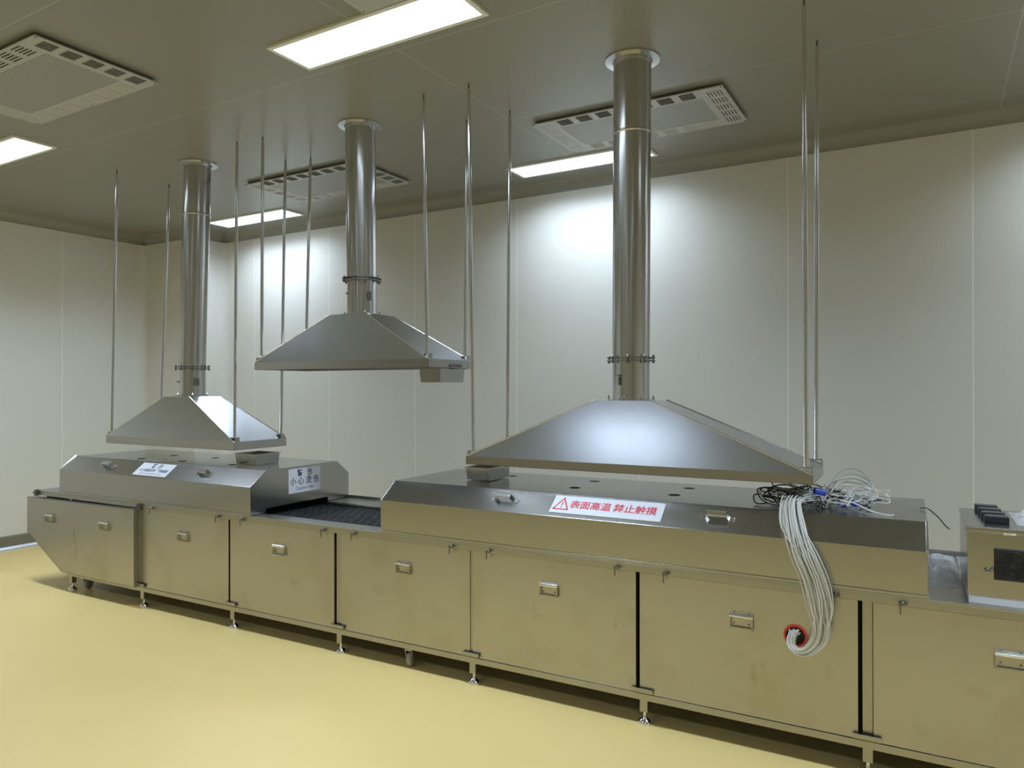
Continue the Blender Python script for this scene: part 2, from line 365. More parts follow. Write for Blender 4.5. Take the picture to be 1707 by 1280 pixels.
# ------------------------------------------------------------------ exhaust hoods, ducts, rods  (line coordinates)
def catmull(P, n=8):
    P = [Vector(p) for p in P]; P = [P[0] * 2 - P[1]] + P + [P[-1] * 2 - P[-2]]; out = []
    for i in range(1, len(P) - 2):
        a, b, c, d = P[i - 1:i + 3]
        for k in range(n):
            t = k / n
            out.append(0.5 * ((2 * b) + (c - a) * t + (2 * a - 5 * b + 4 * c - d) * t * t + (3 * b - a - 3 * c + d) * t ** 3))
    out.append(P[-2]); return out
def hood(which, x0, x1, y0, y1, zb, zr, zt, tx, ty, zf, px, py, joint_ring, damper):
    """rim x0..x1,y0..y1 from zb to zr; pyramid to the square at zt round (tx,ty); neck to the flange at zf"""
    t = Thing('exhaust_hood', {'left': 'leftmost steel pyramid hood above the cover with the two white notices', 'middle': 'middle steel pyramid hood, hung highest, a tray under its right end', 'right': 'large wide steel hood at right with wires under its corner'}[which], 'exhaust hood', ((x0 + x1) / 2, (y0 + y1) / 2, zb), ROT, 'exhaust hoods over the oven line')
    h = 0.15; w = 0.004
    q = [(tx - h, ty - h * .93), (tx + h, ty - h * .93), (tx + h, ty + h * .93), (tx - h, ty + h * .93)]
    b = [(x0, y0), (x1, y0), (x1, y1), (x0, y1)]
    can = MB()
    vs = [(*p, zr) for p in b] + [(*p, zt) for p in q]
    can.add(vs, [(0, 1, 5, 4), (1, 2, 6, 5), (2, 3, 7, 6), (3, 0, 4, 7)])
    # top plate with the round opening
    n = 24; ring = [(tx + 0.096 * math.cos(2 * math.pi * k / n), ty + 0.096 * math.sin(2 * math.pi * k / n), zt) for k in range(n)]
    sq = []
    for k in range(n):
        a = 2 * math.pi * k / n; c, s_ = math.cos(a), math.sin(a); m_ = max(abs(c), abs(s_)); sq.append((tx + h * c / m_, ty + h * .93 * s_ / m_, zt))
    can.add(ring + sq, [(k, (k + 1) % n, n + (k + 1) % n, n + k) for k in range(n)])
    o = t.part('canopy', can, M['hood'])
    md = o.modifiers.new('thick', 'SOLIDIFY'); md.thickness = w; md.offset = -1
    # folded seams along the four hips
    sm = MB()
    for i in range(4): sm.tube([Vector((*b[i], zr)), Vector((*q[i], zt))], 0.0035, 6)
    t.part('seams', sm, M['bright'])
    rim = MB(); e = 0.003; g = 0.022
    for (a0, a1, c0, c1) in ((x0, x1, y0, y0 + e), (x0, x1, y1 - e, y1), (x0, x0 + e, y0, y1), (x1 - e, x1, y0, y1)):
        rim.box(a0, a1, c0, c1, zb, zr)
    # inward gutter lip and its upstand
    for (a0, a1, c0, c1) in ((x0, x1, y0, y0 + g), (x0, x1, y1 - g, y1), (x0, x0 + g, y0 + g, y1 - g), (x1 - g, x1, y0 + g, y1 - g)):
        rim.box(a0, a1, c0, c1, zb, zb + e)
    for (a0, a1, c0, c1) in ((x0 + g, x1 - g, y0 + g, y0 + g + e), (x0 + g, x1 - g, y1 - g - e, y1 - g), (x0 + g, x0 + g + e, y0 + g, y1 - g), (x1 - g - e, x1 - g, y0 + g, y1 - g)):
        rim.box(a0, a1, c0, c1, zb, zb + 0.03)
    t.part('rim', rim, M['cover'])
    for (bx_, by_, sx_) in ((x0 + .03, y0 + .03, 1), (x1 - .03, y0 + .03, -1), (x1 - .03, y1 - .03, -1), (x0 + .03, y1 - .03, 1)):
        br = MB()
        br.box(bx_ - .022, bx_ + .022, by_ - .018, by_ + .018, zr + .026, zr + .031)
        br.box(bx_ - sx_ * .026 - .002, bx_ - sx_ * .026 + .002, by_ - .018, by_ + .018, zr - .02, zr + .031)
        br.lathe([(0.009, 0), (0.009, 0.008), (0.006, 0.012)], (bx_, by_, zr + .031), 6, smooth=False)
        t.part('rod_bracket', br, M['frame'])
    nk = MB(); rr = 0.0965
    nk.lathe([(rr, 0), (rr, zf - zt)], (tx, ty, zt), 40)
    nk_o = t.part('neck', nk, M['pipe'])
    ft = MB(); ft.lathe([(rr, 0), (rr + .03, 0), (rr + .03, .005), (rr, .006)], (tx, ty, zt), 40, smooth=False)
    for k in range(6):
        a = k * math.pi / 3 + .4; ft.lathe([(0.006, 0), (0.006, .014), (0.003, .022)], (tx + (rr + .02) * math.cos(a), ty + (rr + .02) * math.sin(a), zt + .004), 6, smooth=False)
    t.part('neck_flange', ft, M['pipe'])
    dm = MB(); zd = (zt + zf) / 2 + .0
    if damper == 'side':
        dm.box(tx + rr - .002, tx + rr + .055, ty - .06, ty - .055, zd - .03, zd + .03).lathe([(0.006, 0), (0.006, .012)], (tx + rr + .035, ty - .075, zd), 8, axis='y')
        dm.lathe([(0.006, -.01), (0.006, .01)], (tx - .045, ty - rr * .9, zd), 8, axis='y')
    elif damper == 'knob':
        dm.box(tx + rr - .002, tx + rr + .022, ty - .05, ty - .046, zd - .03, zd + .03)
        for dz in (-.02, 0, .02): dm.lathe([(0.007, 0), (0.007, .014)], (tx + rr + .012, ty - .055, zd + dz), 6, axis='y')
        dm.lathe([(0.006, -.012), (0.006, .01)], (tx - .05, ty - rr * .87, zd + .02), 8, axis='y')
    else:
        dm.lathe([(0.008, -.016), (0.008, .01)], (tx - .03, ty - rr * .95, zd + .02), 8, axis='y'); dm.box(tx - .034, tx - .026, ty - rr - .010, ty - rr + .004, zd - .03, zd + .01)
    t.part('damper_lever', dm, M['dull'], parent=nk_o)
    # duct above the flange
    d = Thing('exhaust_duct', {'left': 'round steel duct from the ceiling to the left hood', 'middle': 'round steel duct from the ceiling to the middle, highest hood', 'right': 'round steel duct from the ceiling to the large right hood'}[which], 'duct', (tx, ty, zf), ROT, 'round ducts up to the ceiling')
    pipe = MB(); prof = [(rr + .001, 0)]
    tilt = Vector((px - tx, py - ty, 0)) / (CEIL - zf)
    zs = [0, (CEIL - zf)]
    if joint_ring: zs.insert(1, joint_ring - zf)
    path = [Vector((tx, ty, zf)) + Vector((tilt.x * z_, tilt.y * z_, z_)) for z_ in zs]
    pipe.tube(path, rr + .001, 44)
    sx_ = -0.05; pipe.tube([p + Vector((sx_, -math.sqrt((rr + .001) ** 2 - sx_ ** 2), 0)) for p in path], 0.0012, 4)
    d.part('pipe', pipe, M['pipe'])
    if joint_ring:
        rg = MB(); c = path[1]; rg.lathe([(rr + .001, -.008), (rr + .005, -.005), (rr + .006, 0), (rr + .005, .005), (rr + .001, .008)], c, 44)
        d.part('joint_ring', rg, M['pipe'])
    fl = MB(); R_ = rr + .03
    fl.lathe([(rr, -.014), (R_, -.014), (R_, -.009), (rr, -.008)], (tx, ty, zf), 44, smooth=False)
    fl.lathe([(rr, .001), (R_, .001), (R_, .006), (rr, .007)], (tx, ty, zf), 44, smooth=False)
    for k in range(8):
        a = k * math.pi / 4 + .2; p = (tx + (rr + .02) * math.cos(a), ty + (rr + .02) * math.sin(a), zf)
        fl.lathe([(0.007, -.024), (0.007, -.014), (0.004, -.014), (0.004, .006), (0.007, .006), (0.007, .013), (0.003, .02)], p, 6, smooth=False)
    d.part('joint_flange', fl, M['dull'])
    co = MB(); co.lathe([(rr, -.03), (rr + .004, -.03), (rr + .008, -.012), (rr + .045, -.008), (rr + .045, -.0), (rr, 0)], (px, py, CEIL), 44, smooth=False)
    d.part('ceiling_collar', co, M['pipe'])
    return t
hood('left', -5.545, -4.085, 3.44, 3.915, 1.155, 1.213, 1.522, -4.835, 3.68, 1.745, -4.765, 3.675, 2.908, 'side')
hood('middle', -3.885, -2.452, 3.44, 3.915, 1.709, 1.760, 2.062, -3.145, 3.672, 2.300, -3.135, 3.645, None, 'knob')
hood('right', -2.172, -0.372, 3.41, 3.86, 1.163, 1.208, 1.524, -1.285, 3.635, 1.742, -1.262, 3.60, 2.915, 'bolt')
def rod(name_lbl, top, bot):
    t = Thing('hanger_rod', name_lbl, 'rod', bot, ROT, 'steel rods holding the hoods')
    tp, bt = Vector(top), Vector(bot); d = (tp - bt).normalized()
    t.part('sleeve', MB().tube([bt, tp - d * .03], 0.0105, 14), M['rod'])
    t.part('thread', MB().tube([tp - d * .035, tp], 0.0045, 8), M['dull'])
RODS = dict(left=[((-5.461, 3.474), (-5.515, 3.465)), ((-4.09, 3.47), (-4.118, 3.472)), ((-4.087, 3.911), (-4.112, 3.89)), ((-5.468, 3.936), (-5.515, 3.885))],
            middle=[((-3.858, 3.487), (-3.855, 3.475)), ((-2.481, 3.44), (-2.478, 3.465)), ((-2.475, 3.899), (-2.482, 3.885)), ((-3.871, 3.95), (-3.855, 3.885))],
            right=[((-2.171, 3.44), (-2.142, 3.44)), ((-0.402, 3.395), (-0.402, 3.44)), ((-0.395, 3.841), (-0.402, 3.83)), ((-2.156, 3.892), (-2.142, 3.83))])
for hd, zr in (('left', 1.213), ('middle', 1.760), ('right', 1.208)):
    for k, (a, b) in enumerate(RODS[hd]):
        rod('thin steel rod at the %s corner of the %s hood' % (('front left', 'front right', 'back right', 'back left')[k], hd), (*a, CEIL), (*b, zr + .031))

def tray(label, x0, x1, y0, y1, zb, zt, group='small steel drip trays'):
    t = Thing('drip_tray', label, 'tray', ((x0 + x1) / 2, (y0 + y1) / 2, zb), ROT, group)
    e = 0.003; i = 0.006
    mb = MB(); mb.box(x0 + i, x1 - i, y0 + i, y1 - i, zb, zb + e)
    def wall(p0, p1, q0, q1):
        mb.add([p0, p1, q1, q0], [(0, 1, 2, 3)])
    B = [(x0 + i, y0 + i, zb), (x1 - i, y0 + i, zb), (x1 - i, y1 - i, zb), (x0 + i, y1 - i, zb)]; U = [(x0, y0, zt), (x1, y0, zt), (x1, y1, zt), (x0, y1, zt)]
    sh = MB().add(B + U, [(3, 2, 1, 0), (0, 1, 5, 4), (1, 2, 6, 5), (2, 3, 7, 6), (3, 0, 4, 7)])
    o = t.part('tray_body', sh, M['cover']); md = o.modifiers.new('thick', 'SOLIDIFY'); md.thickness = 0.0025; md.offset = -1
    lp = MB(); l = 0.012
    lp.box(x0 - l, x1 + l, y0 - l, y0, zt - .002, zt + .002).box(x0 - l, x1 + l, y1, y1 + l, zt - .002, zt + .002).box(x0 - l, x0, y0, y1, zt - .002, zt + .002).box(x1, x1 + l, y0, y1, zt - .002, zt + .002)
    t.part('tray_lip', lp, M['cover'])
    return t
tray('open steel drip tray standing on the left cover near the hood', -4.235, -4.02, 3.575, 3.79, 1.0435, 1.118)
tray('steel drip tray on the right cover under the left end of the big hood', -2.30, -2.135, 3.61, 3.85, 1.0475, 1.118)
tr = tray('steel drip tray hanging under the right end of the middle hood', -2.63, -2.475, 3.60, 3.87, 1.622, 1.7055)
hk = MB(); hk.box(-2.4535, -2.449, 3.66, 3.80, 1.715, 1.735).box(-2.475, -2.449, 3.70, 3.76, 1.703, 1.708)
for yy in (3.68, 3.78): hk.lathe([(0.006, 0), (0.006, .012)], (-2.449, yy, 1.725), 6, axis='x')
tr.part('tray_hanger', hk, M['dull'])

# ------------------------------------------------------------------ the oven line
oven = Thing('conveyor_oven', 'long low steel conveyor oven line with hinged front doors standing across the room', 'conveyor oven', (-2.6, 3.74, 0), ROT)
YFR = 3.27; ZT = 0.757; YBK = 4.20
X0, X1 = -6.23, 1.76
fb = MB()
fb.box(-5.93, X1, 3.345, YBK - .02, 0.135, 0.715)                       # inner casing, closed and near-black so door gaps and underside look shaded
fb.box(-6.20, -5.93, 3.345, YBK - .02, 0.42, 0.715)
oven.part('inner_casing', fb, M['dark'])
back = MB(); back.box(-5.9, X1, YBK - .019, YBK - .012, .12, .72); oven.part('back_panel', back, M['door'])
endp = MB(); endp.box(X1, X1 + .006, 3.275, YBK - .012, .12, .745); oven.part('end_panel', endp, M['door'])
rl = MB()
rl.box(X0, X1, YFR, 3.40, ZT - .006, ZT).box(X0, X1, YFR, YFR + .004, ZT - .036, ZT - .006)            # front table strip, folded front
rl.box(X0, X1, YFR - .005, YFR + .01, ZT - .003, ZT + .004)                                             # bead on the front edge
rl.box(X0, X1, 3.98, YBK, ZT - .006, ZT).box(X0, X1, YBK - .004, YBK, ZT - .036, ZT + .02)
rl.box(X0, -5.80, 3.40, 3.98, ZT - .006, ZT).box(X0, X0 + .004, YFR, YBK, ZT - .036, ZT - .006)
rl.box(X0, X1, 3.40, 3.404, ZT - .03, ZT - .006).box(X0, X1, 3.976, 3.98, ZT - .03, ZT - .006)
rl.box(.06, X1, 3.40, 3.98, ZT - .006, ZT)
oven.part('table_top', rl, M['frame'], bevel=0.0012)
br_ = MB(); br_.box(-5.80, X1, YFR + .010, YFR + .03, .117, .1475).box(-5.8, X1, YBK - .05, YBK - .02, .118, .152); oven.part('bottom_rail', br_, M['frame'], bevel=0.001)
# conveyor belt: dark sheet with an open diagonal weave
bl = MB(); bl.box(-5.8, .06, 3.404, 3.976, ZT - .04, ZT - .030)
for k in range(48):
    for sgn in (1, -1):
        xa = -4.9 + k * .066
        p, q = Vector((xa, 3.408, ZT - .024)), Vector((xa + sgn * .30, 3.972, ZT - .024))
        if min(p.x, q.x) < -4.2 or max(p.x, q.x) > -2.3: continue
        bl.tube([p, q], 0.0032, 4, 1)
for k in range(12):
    yy = 3.43 + k * .046; bl.tube([(-4.2, yy, ZT - .023), (-2.3, yy, ZT - .023)], 0.0026, 4, 1)
oven.part('conveyor_belt', bl, [M['dark'], M['belt']], label='black open-mesh conveyor belt')
# legs with levelling feet
def leg(x, y, plate=True, zt=0.72, z0=0.058, w=.019):
    mb = MB(); mb.box(x - w, x + w, y, y + 2 * w, z0, zt)
    l = oven.part('leg', mb, M['frame'], bevel=0.0015)
    if plate:
        m2 = MB(); m2.box(x - .055, x + .05, YFR - .004, YFR + .003, .155, .176).box(x - .055, x + .05, YFR - .004, YFR + .02, .155, .158)
        oven.part('joint_plate', m2, M['frame'], parent=l)
    m3 = MB(); m3.lathe([(.032, 0), (.034, .005), (.030, .016), (.016, .026), (.010, .032), (.008, .04), (.008, z0 + .01)], (x, y + w, 0), 20)
    oven.part('levelling_foot', m3, M['bright'], parent=l)
for x, pl in ((-5.765, False), (-4.872, True), (-3.925, True), (-2.995, True), (-2.055, True), (-1.103, True), (-0.152, True), (.80, True), (1.70, False)):
    leg(x, 3.288, pl)
    leg(x, 4.12, False)
def caster(x, y, ang):
    c = MB(); c.box(x - .038, x + .038, y - .03, y + .03, .113, .118)
    ca = oven.part('caster', c, M['frame'])
    f = MB(); f.lathe([(.022, .098), (.024, .113)], (x, y, 0), 16)
    ux, uy = math.cos(ang), math.sin(ang); px_, py_ = -uy, ux      # u: rolling direction, p: axle
    cx_, cy_ = x + ux * .018, y + uy * .018
    for s_ in (-1, 1):
        o_ = Vector((px_ * s_ * .021, py_ * s_ * .021, 0)); th = Vector((px_ * .003, py_ * .003, 0))
        P = [Vector((x - ux * .024, y - uy * .024, .106)), Vector((x + ux * .024, y + uy * .024, .106)), Vector((cx_ + ux * .014, cy_ + uy * .014, .038)), Vector((cx_ - ux * .014, cy_ - uy * .014, .038))]
        f.add([p + o_ - th / 2 for p in P] + [p + o_ + th / 2 for p in P], [(0, 1, 2, 3), (7, 6, 5, 4), (0, 4, 5, 1), (1, 5, 6, 2), (2, 6, 7, 3), (3, 7, 4, 0)])
    f.add([Vector((x + ux * a + px_ * b_, y + uy * a + py_ * b_, z_)) for z_ in (.098, .106) for a, b_ in ((-.024, -.022), (.024, -.022), (.024, .022), (-.024, .022))], [(0, 3, 2, 1), (4, 5, 6, 7), (0, 1, 5, 4), (1, 2, 6, 5), (2, 3, 7, 6), (3, 0, 4, 7)])
    oven.part('caster_fork', f, M['frame'], parent=ca)
    w = MB(); n = 28; prof = [(.012, -.015), (.038, -.015), (.043, -.011), (.0445, 0), (.043, .011), (.038, .015), (.012, .015)]
    vs = []
    for r_, h_ in prof:
        for k in range(n):
            a = 2 * math.pi * k / n; vs.append((cx_ + ux * r_ * math.cos(a) + px_ * h_, cy_ + uy * r_ * math.cos(a) + py_ * h_, .0445 + r_ * math.sin(a)))
    w.add(vs, [(i * n + k, i * n + (k + 1) % n, (i + 1) * n + (k + 1) % n, (i + 1) * n + k) for i in range(len(prof) - 1) for k in range(n)], 0, True)
    for i in (0, len(prof) - 1): w.f.append([i * n + k for k in range(n)]); w.mi.append(0); w.sm.append(False)
    oven.part('caster_wheel', w, M['rubber'], parent=ca, label='grey rubber caster wheel')
caster(-5.69, 3.375, R(115)); caster(-2.497, 3.325, R(100)); caster(-2.5, 4.1, R(80)); caster(-5.69, 4.1, R(70)); caster(.9, 3.35, R(95))
# front doors with flap handles
def handle(parent, x, z, yf, w=.1, lbl=None):
    mb = MB(); h = w / 2; tz = z + .016
    mb.box(x - h + .004, x + h - .004, yf - .0025, yf, z - .036, z + .034, 3)                       # mounting plate
    mb.tube([(x - h, yf - .0105, tz), (x + h, yf - .0105, tz)], .0085, 12)                          # rolled hinge bar
    q = .0030; L_ = [(x - h + q, tz - .008), (x - h + q, z - .036), (x + h - q, z - .036), (x + h - q, tz - .008)]
    for (xa, za), (xb, zb_) in zip(L_, L_[1:]):
        mb.box(min(xa, xb) - q, max(xa, xb) + q, yf - .0155, yf - .0085, min(za, zb_) - q, max(za, zb_) + q, 2)   # hanging loop
    for sx in (-1, 1):
        for zz in (.029, -.018): mb.lathe([(.0042, 0), (.003, -.003), (0, -.0035)], (x + sx * (h - .018), yf - .0025, z + zz), 8, axis='y', mi=1)
    return oven.part('door_handle', mb, [M['bright'], M['dull'], M['frame'], M['door']], parent=parent, label=lbl or 'polished steel flap handle')
DOORS = [(-4.845, -3.953, -4.402, .567), (-3.934, -3.028, -3.481, .575), (-2.972, -2.066, -2.507, .580), (-2.048, -1.138, -1.593, .580), (-1.118, -.187, -.651, .568), (-.131, .78, .331, .571), (.82, 1.69, 1.25, .57)]
HOLE = (-.428, .533)
d6 = None; DSET = .016
for i, (a, b, hx, hz) in enumerate(DOORS):
    mb = MB(); mb.box(a, b, YFR - .004, YFR + .004, .150, .7185).box(a, a + .004, YFR, YFR + .03, .150, .7185).box(b - .004, b, YFR, YFR + .03, .150, .7185).box(a, b, YFR, YFR + .03, .7145, .7185).box(a, b, YFR, YFR + .03, .15, .154)
    mb.v = [(x, y + DSET, z) for x, y, z in mb.v]
    dr = oven.part('door_panel', mb, M['door'], bevel=0.0015)
    handle(dr, hx, hz, YFR - .004 + DSET)
    if i == 4: d6 = dr
ring = MB(); ring.lathe([(.039, .0), (.039, -.006), (.0475, -.006), (.0475, 0)], (HOLE[0], YFR - .004 + DSET, HOLE[1]), 32, axis='y', smooth=False)
oven.part('hole_edging', ring, M['red'], parent=d6, label='red rubber ring around the wire hole')
hd_ = MB(); hd_.lathe([(.0395, -.0006), (.0395, -.0001)], (HOLE[0], YFR - .004 + DSET, HOLE[1]), 32, axis='y'); oven.part('wire_hole', hd_, M['dark'], parent=d6)
# the end door: a deeper tray-shaped panel standing proud of the others, its lower left corner cut away
ydf, ydb = 3.237, 3.30
poly = [(-6.28, .424), (-5.797, .153), (-4.888, .153), (-4.888, .7145), (-6.28, .705)]
mb = MB(); mb.prism(poly, 'y', ydf, ydf + .004)
for i in range(5):
    p, q = poly[i], poly[(i + 1) % 5]; ccx, ccz = -5.5, .45
    def ins(pt): return (pt[0] + (.004 if pt[0] < ccx else -.004), pt[1] + (.004 if pt[1] < ccz else -.004))
    mb.prism([p, q, ins(q), ins(p)], 'y', ydf, ydb)
d1 = oven.part('door_panel', mb, M['door'], label='end door with its lower left corner cut off')
handle(d1, -5.946, .566, ydf, .105); handle(d1, -5.231, .570, ydf, .105)
# turn latches on the rail
for lx in (-4.727, -4.036, -3.80, -3.098, -2.859, -2.171, -1.938, -1.224, -.987, -.269, -.024):
    m = MB(); m.lathe([(.008, 0), (.008, -.012), (.005, -.018)], (lx, YFR, .733), 8, axis='y', smooth=False)
    m.box(lx - .016, lx + .016, YFR - .016, YFR - .012, .729, .737)
    m.box(lx - .012, lx - .006, YFR - .018, YFR - .014, .690 + random.uniform(0, .01), .733)
    oven.part('turn_latch', m, M['dull'])
for lx, zz in ((-6.19, .745), (-4.868, .735)):
    m = MB(); m.box(lx - .012, lx + .012, YFR - .022, YFR + .01, zz - .028, zz + .02).lathe([(.008, 0), (.008, -.012)], (lx, YFR - .022, zz), 8, axis='y'); oven.part('end_clip', m, M['dull'])

# ------------------------------------------------------------------ lift-off covers
S0, S1 = (3.272, .945), (3.40, 1.042)
sl = Vector((0, S1[0] - S0[0], S1[1] - S0[1])).normalized(); snorm = Vector((0, -sl.z, sl.y))
def on_slope(x, s, off=0.0):
    """point on the slanted front band, s = 0 at the lower edge .. 1 at the upper edge"""
    return Vector((x, S0[0] + (S1[0] - S0[0]) * s, S0[1] + (S1[1] - S0[1]) * s)) + snorm * off
def cover(x0, x1, label, holes, handles):
    t = Thing('oven_cover', label, 'oven cover', ((x0 + x1) / 2, 3.74, ZT + .001), ROT, 'lift-off steel oven covers')
    z0 = ZT + .0045
    prof = [(S0[0], z0), S0, S1, (4.08, 1.042), (4.205, .945), (4.205, z0)]
    n = len(prof); vs = [(x0, *p) for p in prof] + [(x1, *p) for p in prof]
    sh = MB().add(vs, [(i, i + 1, n + i + 1, n + i) for i in range(n - 1)])
    o = t.part('shell', sh, M['cover']); md = o.modifiers.new('thick', 'SOLIDIFY'); md.thickness = .003; md.offset = -1
    md2 = o.modifiers.new('bevel', 'BEVEL'); md2.width = .004; md2.segments = 3; md2.limit_method = 'ANGLE'; md2.angle_limit = R(20)
    for xe, sg in ((x0, 1), (x1, -1)):
        ep = [(S0[0] + .001, z0), (S0[0] + .001, S0[1]), (S1[0], S1[1] - .001), (4.08, 1.041), (4.203, .944), (4.203, z0), (3.985, z0), (3.985, .79), (3.40, .79), (3.40, z0)]
        t.part('end_plate', MB().prism(ep, 'x', xe + sg * .001, xe + sg * .004), M['cover'])
        # folded lip along the sloping edge
        lp = MB(); a, b = on_slope(xe, .0), on_slope(xe, 1.0)
        lp.tube([a + Vector((sg * .002, 0, 0)), b + Vector((sg * .002, 0, 0))], .005, 10)
        t.part('end_lip', lp, M['bright'])
    bd = MB(); bd.box(x0 - .004, x1 + .004, S0[0] - .006, S0[0] - .001, z0 - .0005, z0 + .012); t.part('base_fold', bd, M['cover'], bevel=.001)
    for hx, hy in holes:
        t.part('vent_hole', MB().lathe([(.030, 0), (.030, .0006)], (hx, hy, 1.0422), 24), M['dark'])
    for hx in handles:
        m = MB(); s = .50
        def P(u, w, o_): return on_slope(hx + u, s, o_) + sl * w
        def slab(u0, u1, w0, w1, o0, o1): m.add([P(u0, w0, o0), P(u1, w0, o0), P(u1, w1, o0), P(u0, w1, o0), P(u0, w0, o1), P(u1, w0, o1), P(u1, w1, o1), P(u0, w1, o1)], [(0, 3, 2, 1), (4, 5, 6, 7), (0, 1, 5, 4), (1, 2, 6, 5), (2, 3, 7, 6), (3, 0, 4, 7)])
        for sg in (-1, 1):
            slab(sg * .066 - .017, sg * .066 + .017, -.014, .014, 0, .0035)
            for w_ in (-.008, .008): m.tube([P(sg * .074, w_, .0035), P(sg * .074, w_, .0058)], .0032, 6)
            u0, u1, v0 = sg * .052, sg * .040, .0135
            m.add([P(u0, -v0, .003), P(u0 + sg * .004, -v0, .003), P(u1 + sg * .004, -v0, .036), P(u1, -v0, .033), P(u0, v0, .003), P(u0 + sg * .004, v0, .003), P(u1 + sg * .004, v0, .036), P(u1, v0, .033)],
                  [(0, 1, 2, 3), (7, 6, 5, 4), (0, 4, 5, 1), (1, 5, 6, 2), (2, 6, 7, 3), (3, 7, 4, 0)])
        slab(-.044, .044, -.0135, .0135, .033, .037)
        m.tube([P(-.044, -.0135, .034), P(.044, -.0135, .034)], .0045, 8); m.tube([P(-.044, .0135, .034), P(.044, .0135, .034)], .0045, 8)
        t.part('carry_handle', m, M['bright'], label='polished steel carry handle')
    return t
cl = cover(-5.885, -3.735, 'left oven cover, the one with two white warning notices', [(-5.19, 3.50), (-5.19, 3.78), (-4.735, 3.52), (-4.735, 3.81), (-4.21, 3.53)], (-5.347, -4.255))
crr = cover(-2.665, 0.063, 'right oven cover, longer, with the red lettered warning strip', [(-2.15, 3.91), (-1.61, 3.925), (-1.605, 3.625), (-1.048, 3.90), (-1.052, 3.626), (-.50, 3.90)], (-1.88, -.768))

def lettering(t, parent, text, mat, o, ux, uy, size, align='CENTER', bold=0.0, name='lettering', sx=1.0):
    """flat text mesh: o = anchor, ux/uy = reading and up directions in line coordinates"""
    cu = bpy.data.curves.new('text', 'FONT'); cu.body = text; cu.size = size; cu.align_x = align; cu.align_y = 'CENTER'; cu.offset = bold; cu.resolution_u = 3
    ob = bpy.data.objects.new('text', cu); COL.objects.link(ob); bpy.context.view_layer.update()
    dg = bpy.context.evaluated_depsgraph_get(); me = bpy.data.meshes.new_from_object(ob.evaluated_get(dg))
    bpy.data.objects.remove(ob); bpy.data.curves.remove(cu)
    un = Vector(ux).cross(Vector(uy)).normalized(); b = Vector(o) + un * .0004
    for v in me.vertices:
        c = v.co; v.co = b + Vector(ux) * (c.x * sx) + Vector(uy) * c.y - t.base
    me.materials.clear(); me.materials.append(mat); me.name = name
    x = bpy.data.objects.new(name, me); COL.objects.link(x); x.parent = parent
    return x
def plate(t, c, ux, uy, w, h, name='warning_sign', label=None, th=.0022):
    ux, uy = Vector(ux), Vector(uy); un = ux.cross(uy).normalized(); c = Vector(c)
    P = [c + ux * a * w / 2 + uy * b * h / 2 + un * d for d in (-.0008, th) for a, b in ((-1, -1), (1, -1), (1, 1), (-1, 1))]
    o = t.part(name, MB().add(P, [(0, 3, 2, 1), (4, 5, 6, 7), (0, 1, 5, 4), (1, 2, 6, 5), (2, 3, 7, 6), (3, 0, 4, 7)]), M['sign'], label=label)
    return o, c + un * th
# red strip on the right cover
ux = Vector((1, 0, 0)); c = on_slope(-1.311, .52)
pl, c0 = plate(crr, c, ux, sl, .578, .118, label='white warning strip with a triangle and red characters', th=.004)
def strokes(t, parent, segs, r, mat, name):
    mb = MB()
    for p, q, w in segs:
        d = (q - p).normalized(); n_ = snorm.cross(d).normalized() * w
        mb.add([p - n_, q - n_, q + n_, p + n_], [(0, 1, 2, 3)])
    return t.part(name, mb, mat, parent=parent)
tc0 = c0 + ux * (-.235) + snorm * .0005
A_, B_, C_ = tc0 + sl * .042, tc0 - sl * .034 - ux * .040, tc0 - sl * .034 + ux * .040
def shr(p, q, e=.0035): d = (q - p).normalized(); return (p - d * e, q + d * e)
segs = [(*shr(A_, B_), .0038), (*shr(B_, C_), .0038), (*shr(C_, A_), .0038), (tc0 + sl * .018, tc0 - sl * .010, .0032), (tc0 - sl * .017, tc0 - sl * .024, .0036)]
strokes(crr, pl, segs, .003, M['redink'], 'warning_triangle')
lettering(crr, pl, '\u8868\u9762\u9ad8\u6e29', M['redink'], c0 + ux * (-.082), ux, sl, .055, bold=.0012)
lettering(crr, pl, '\u7981\u6b62\u89e6\u6478', M['redink'], c0 + ux * (.150), ux, sl, .055, bold=.0012)
# notice on the left cover's slope
c = on_slope(-4.80, .50)
pl, c0 = plate(cl, c, ux, sl, .372, .126, label='white warning notice on the sloping front')
lettering(cl, pl, '\u8b66  \u544a', M['ink'], c0 + sl * .032, ux, sl, .046, bold=.0008)
lettering(cl, pl, '\u5c0f\u5fc3\u9ad8\u6e29\u70eb\u4f24 \u4e25\u7981\u89e6\u6478', M['ink'], c0 - sl * .012, ux, sl, .031, bold=.0006)
lettering(cl, pl, 'Caution hot surface do not touch', M['ink'], c0 - sl * .043, ux, sl, .0185)
# notice on the left cover's right end
ux2, uy2 = Vector((0, 1, 0)), Vector((0, 0, 1))
pl, c0 = plate(cl, (-3.7355, 3.752, .942), ux2, uy2, .30, .168, label='white warning notice on the end plate')
lettering(cl, pl, '\u8b66   \u544a', M['ink'], c0 + uy2 * .049, ux2, uy2, .052, bold=.0008)
lettering(cl, pl, '\u5c0f \u5fc3 \u70eb \u4f24', M['ink'], c0 - uy2 * .008, ux2, uy2, .058, bold=.0008)
lettering(cl, pl, 'Caution Hot', M['ink'], c0 - uy2 * .055, ux2, uy2, .034)

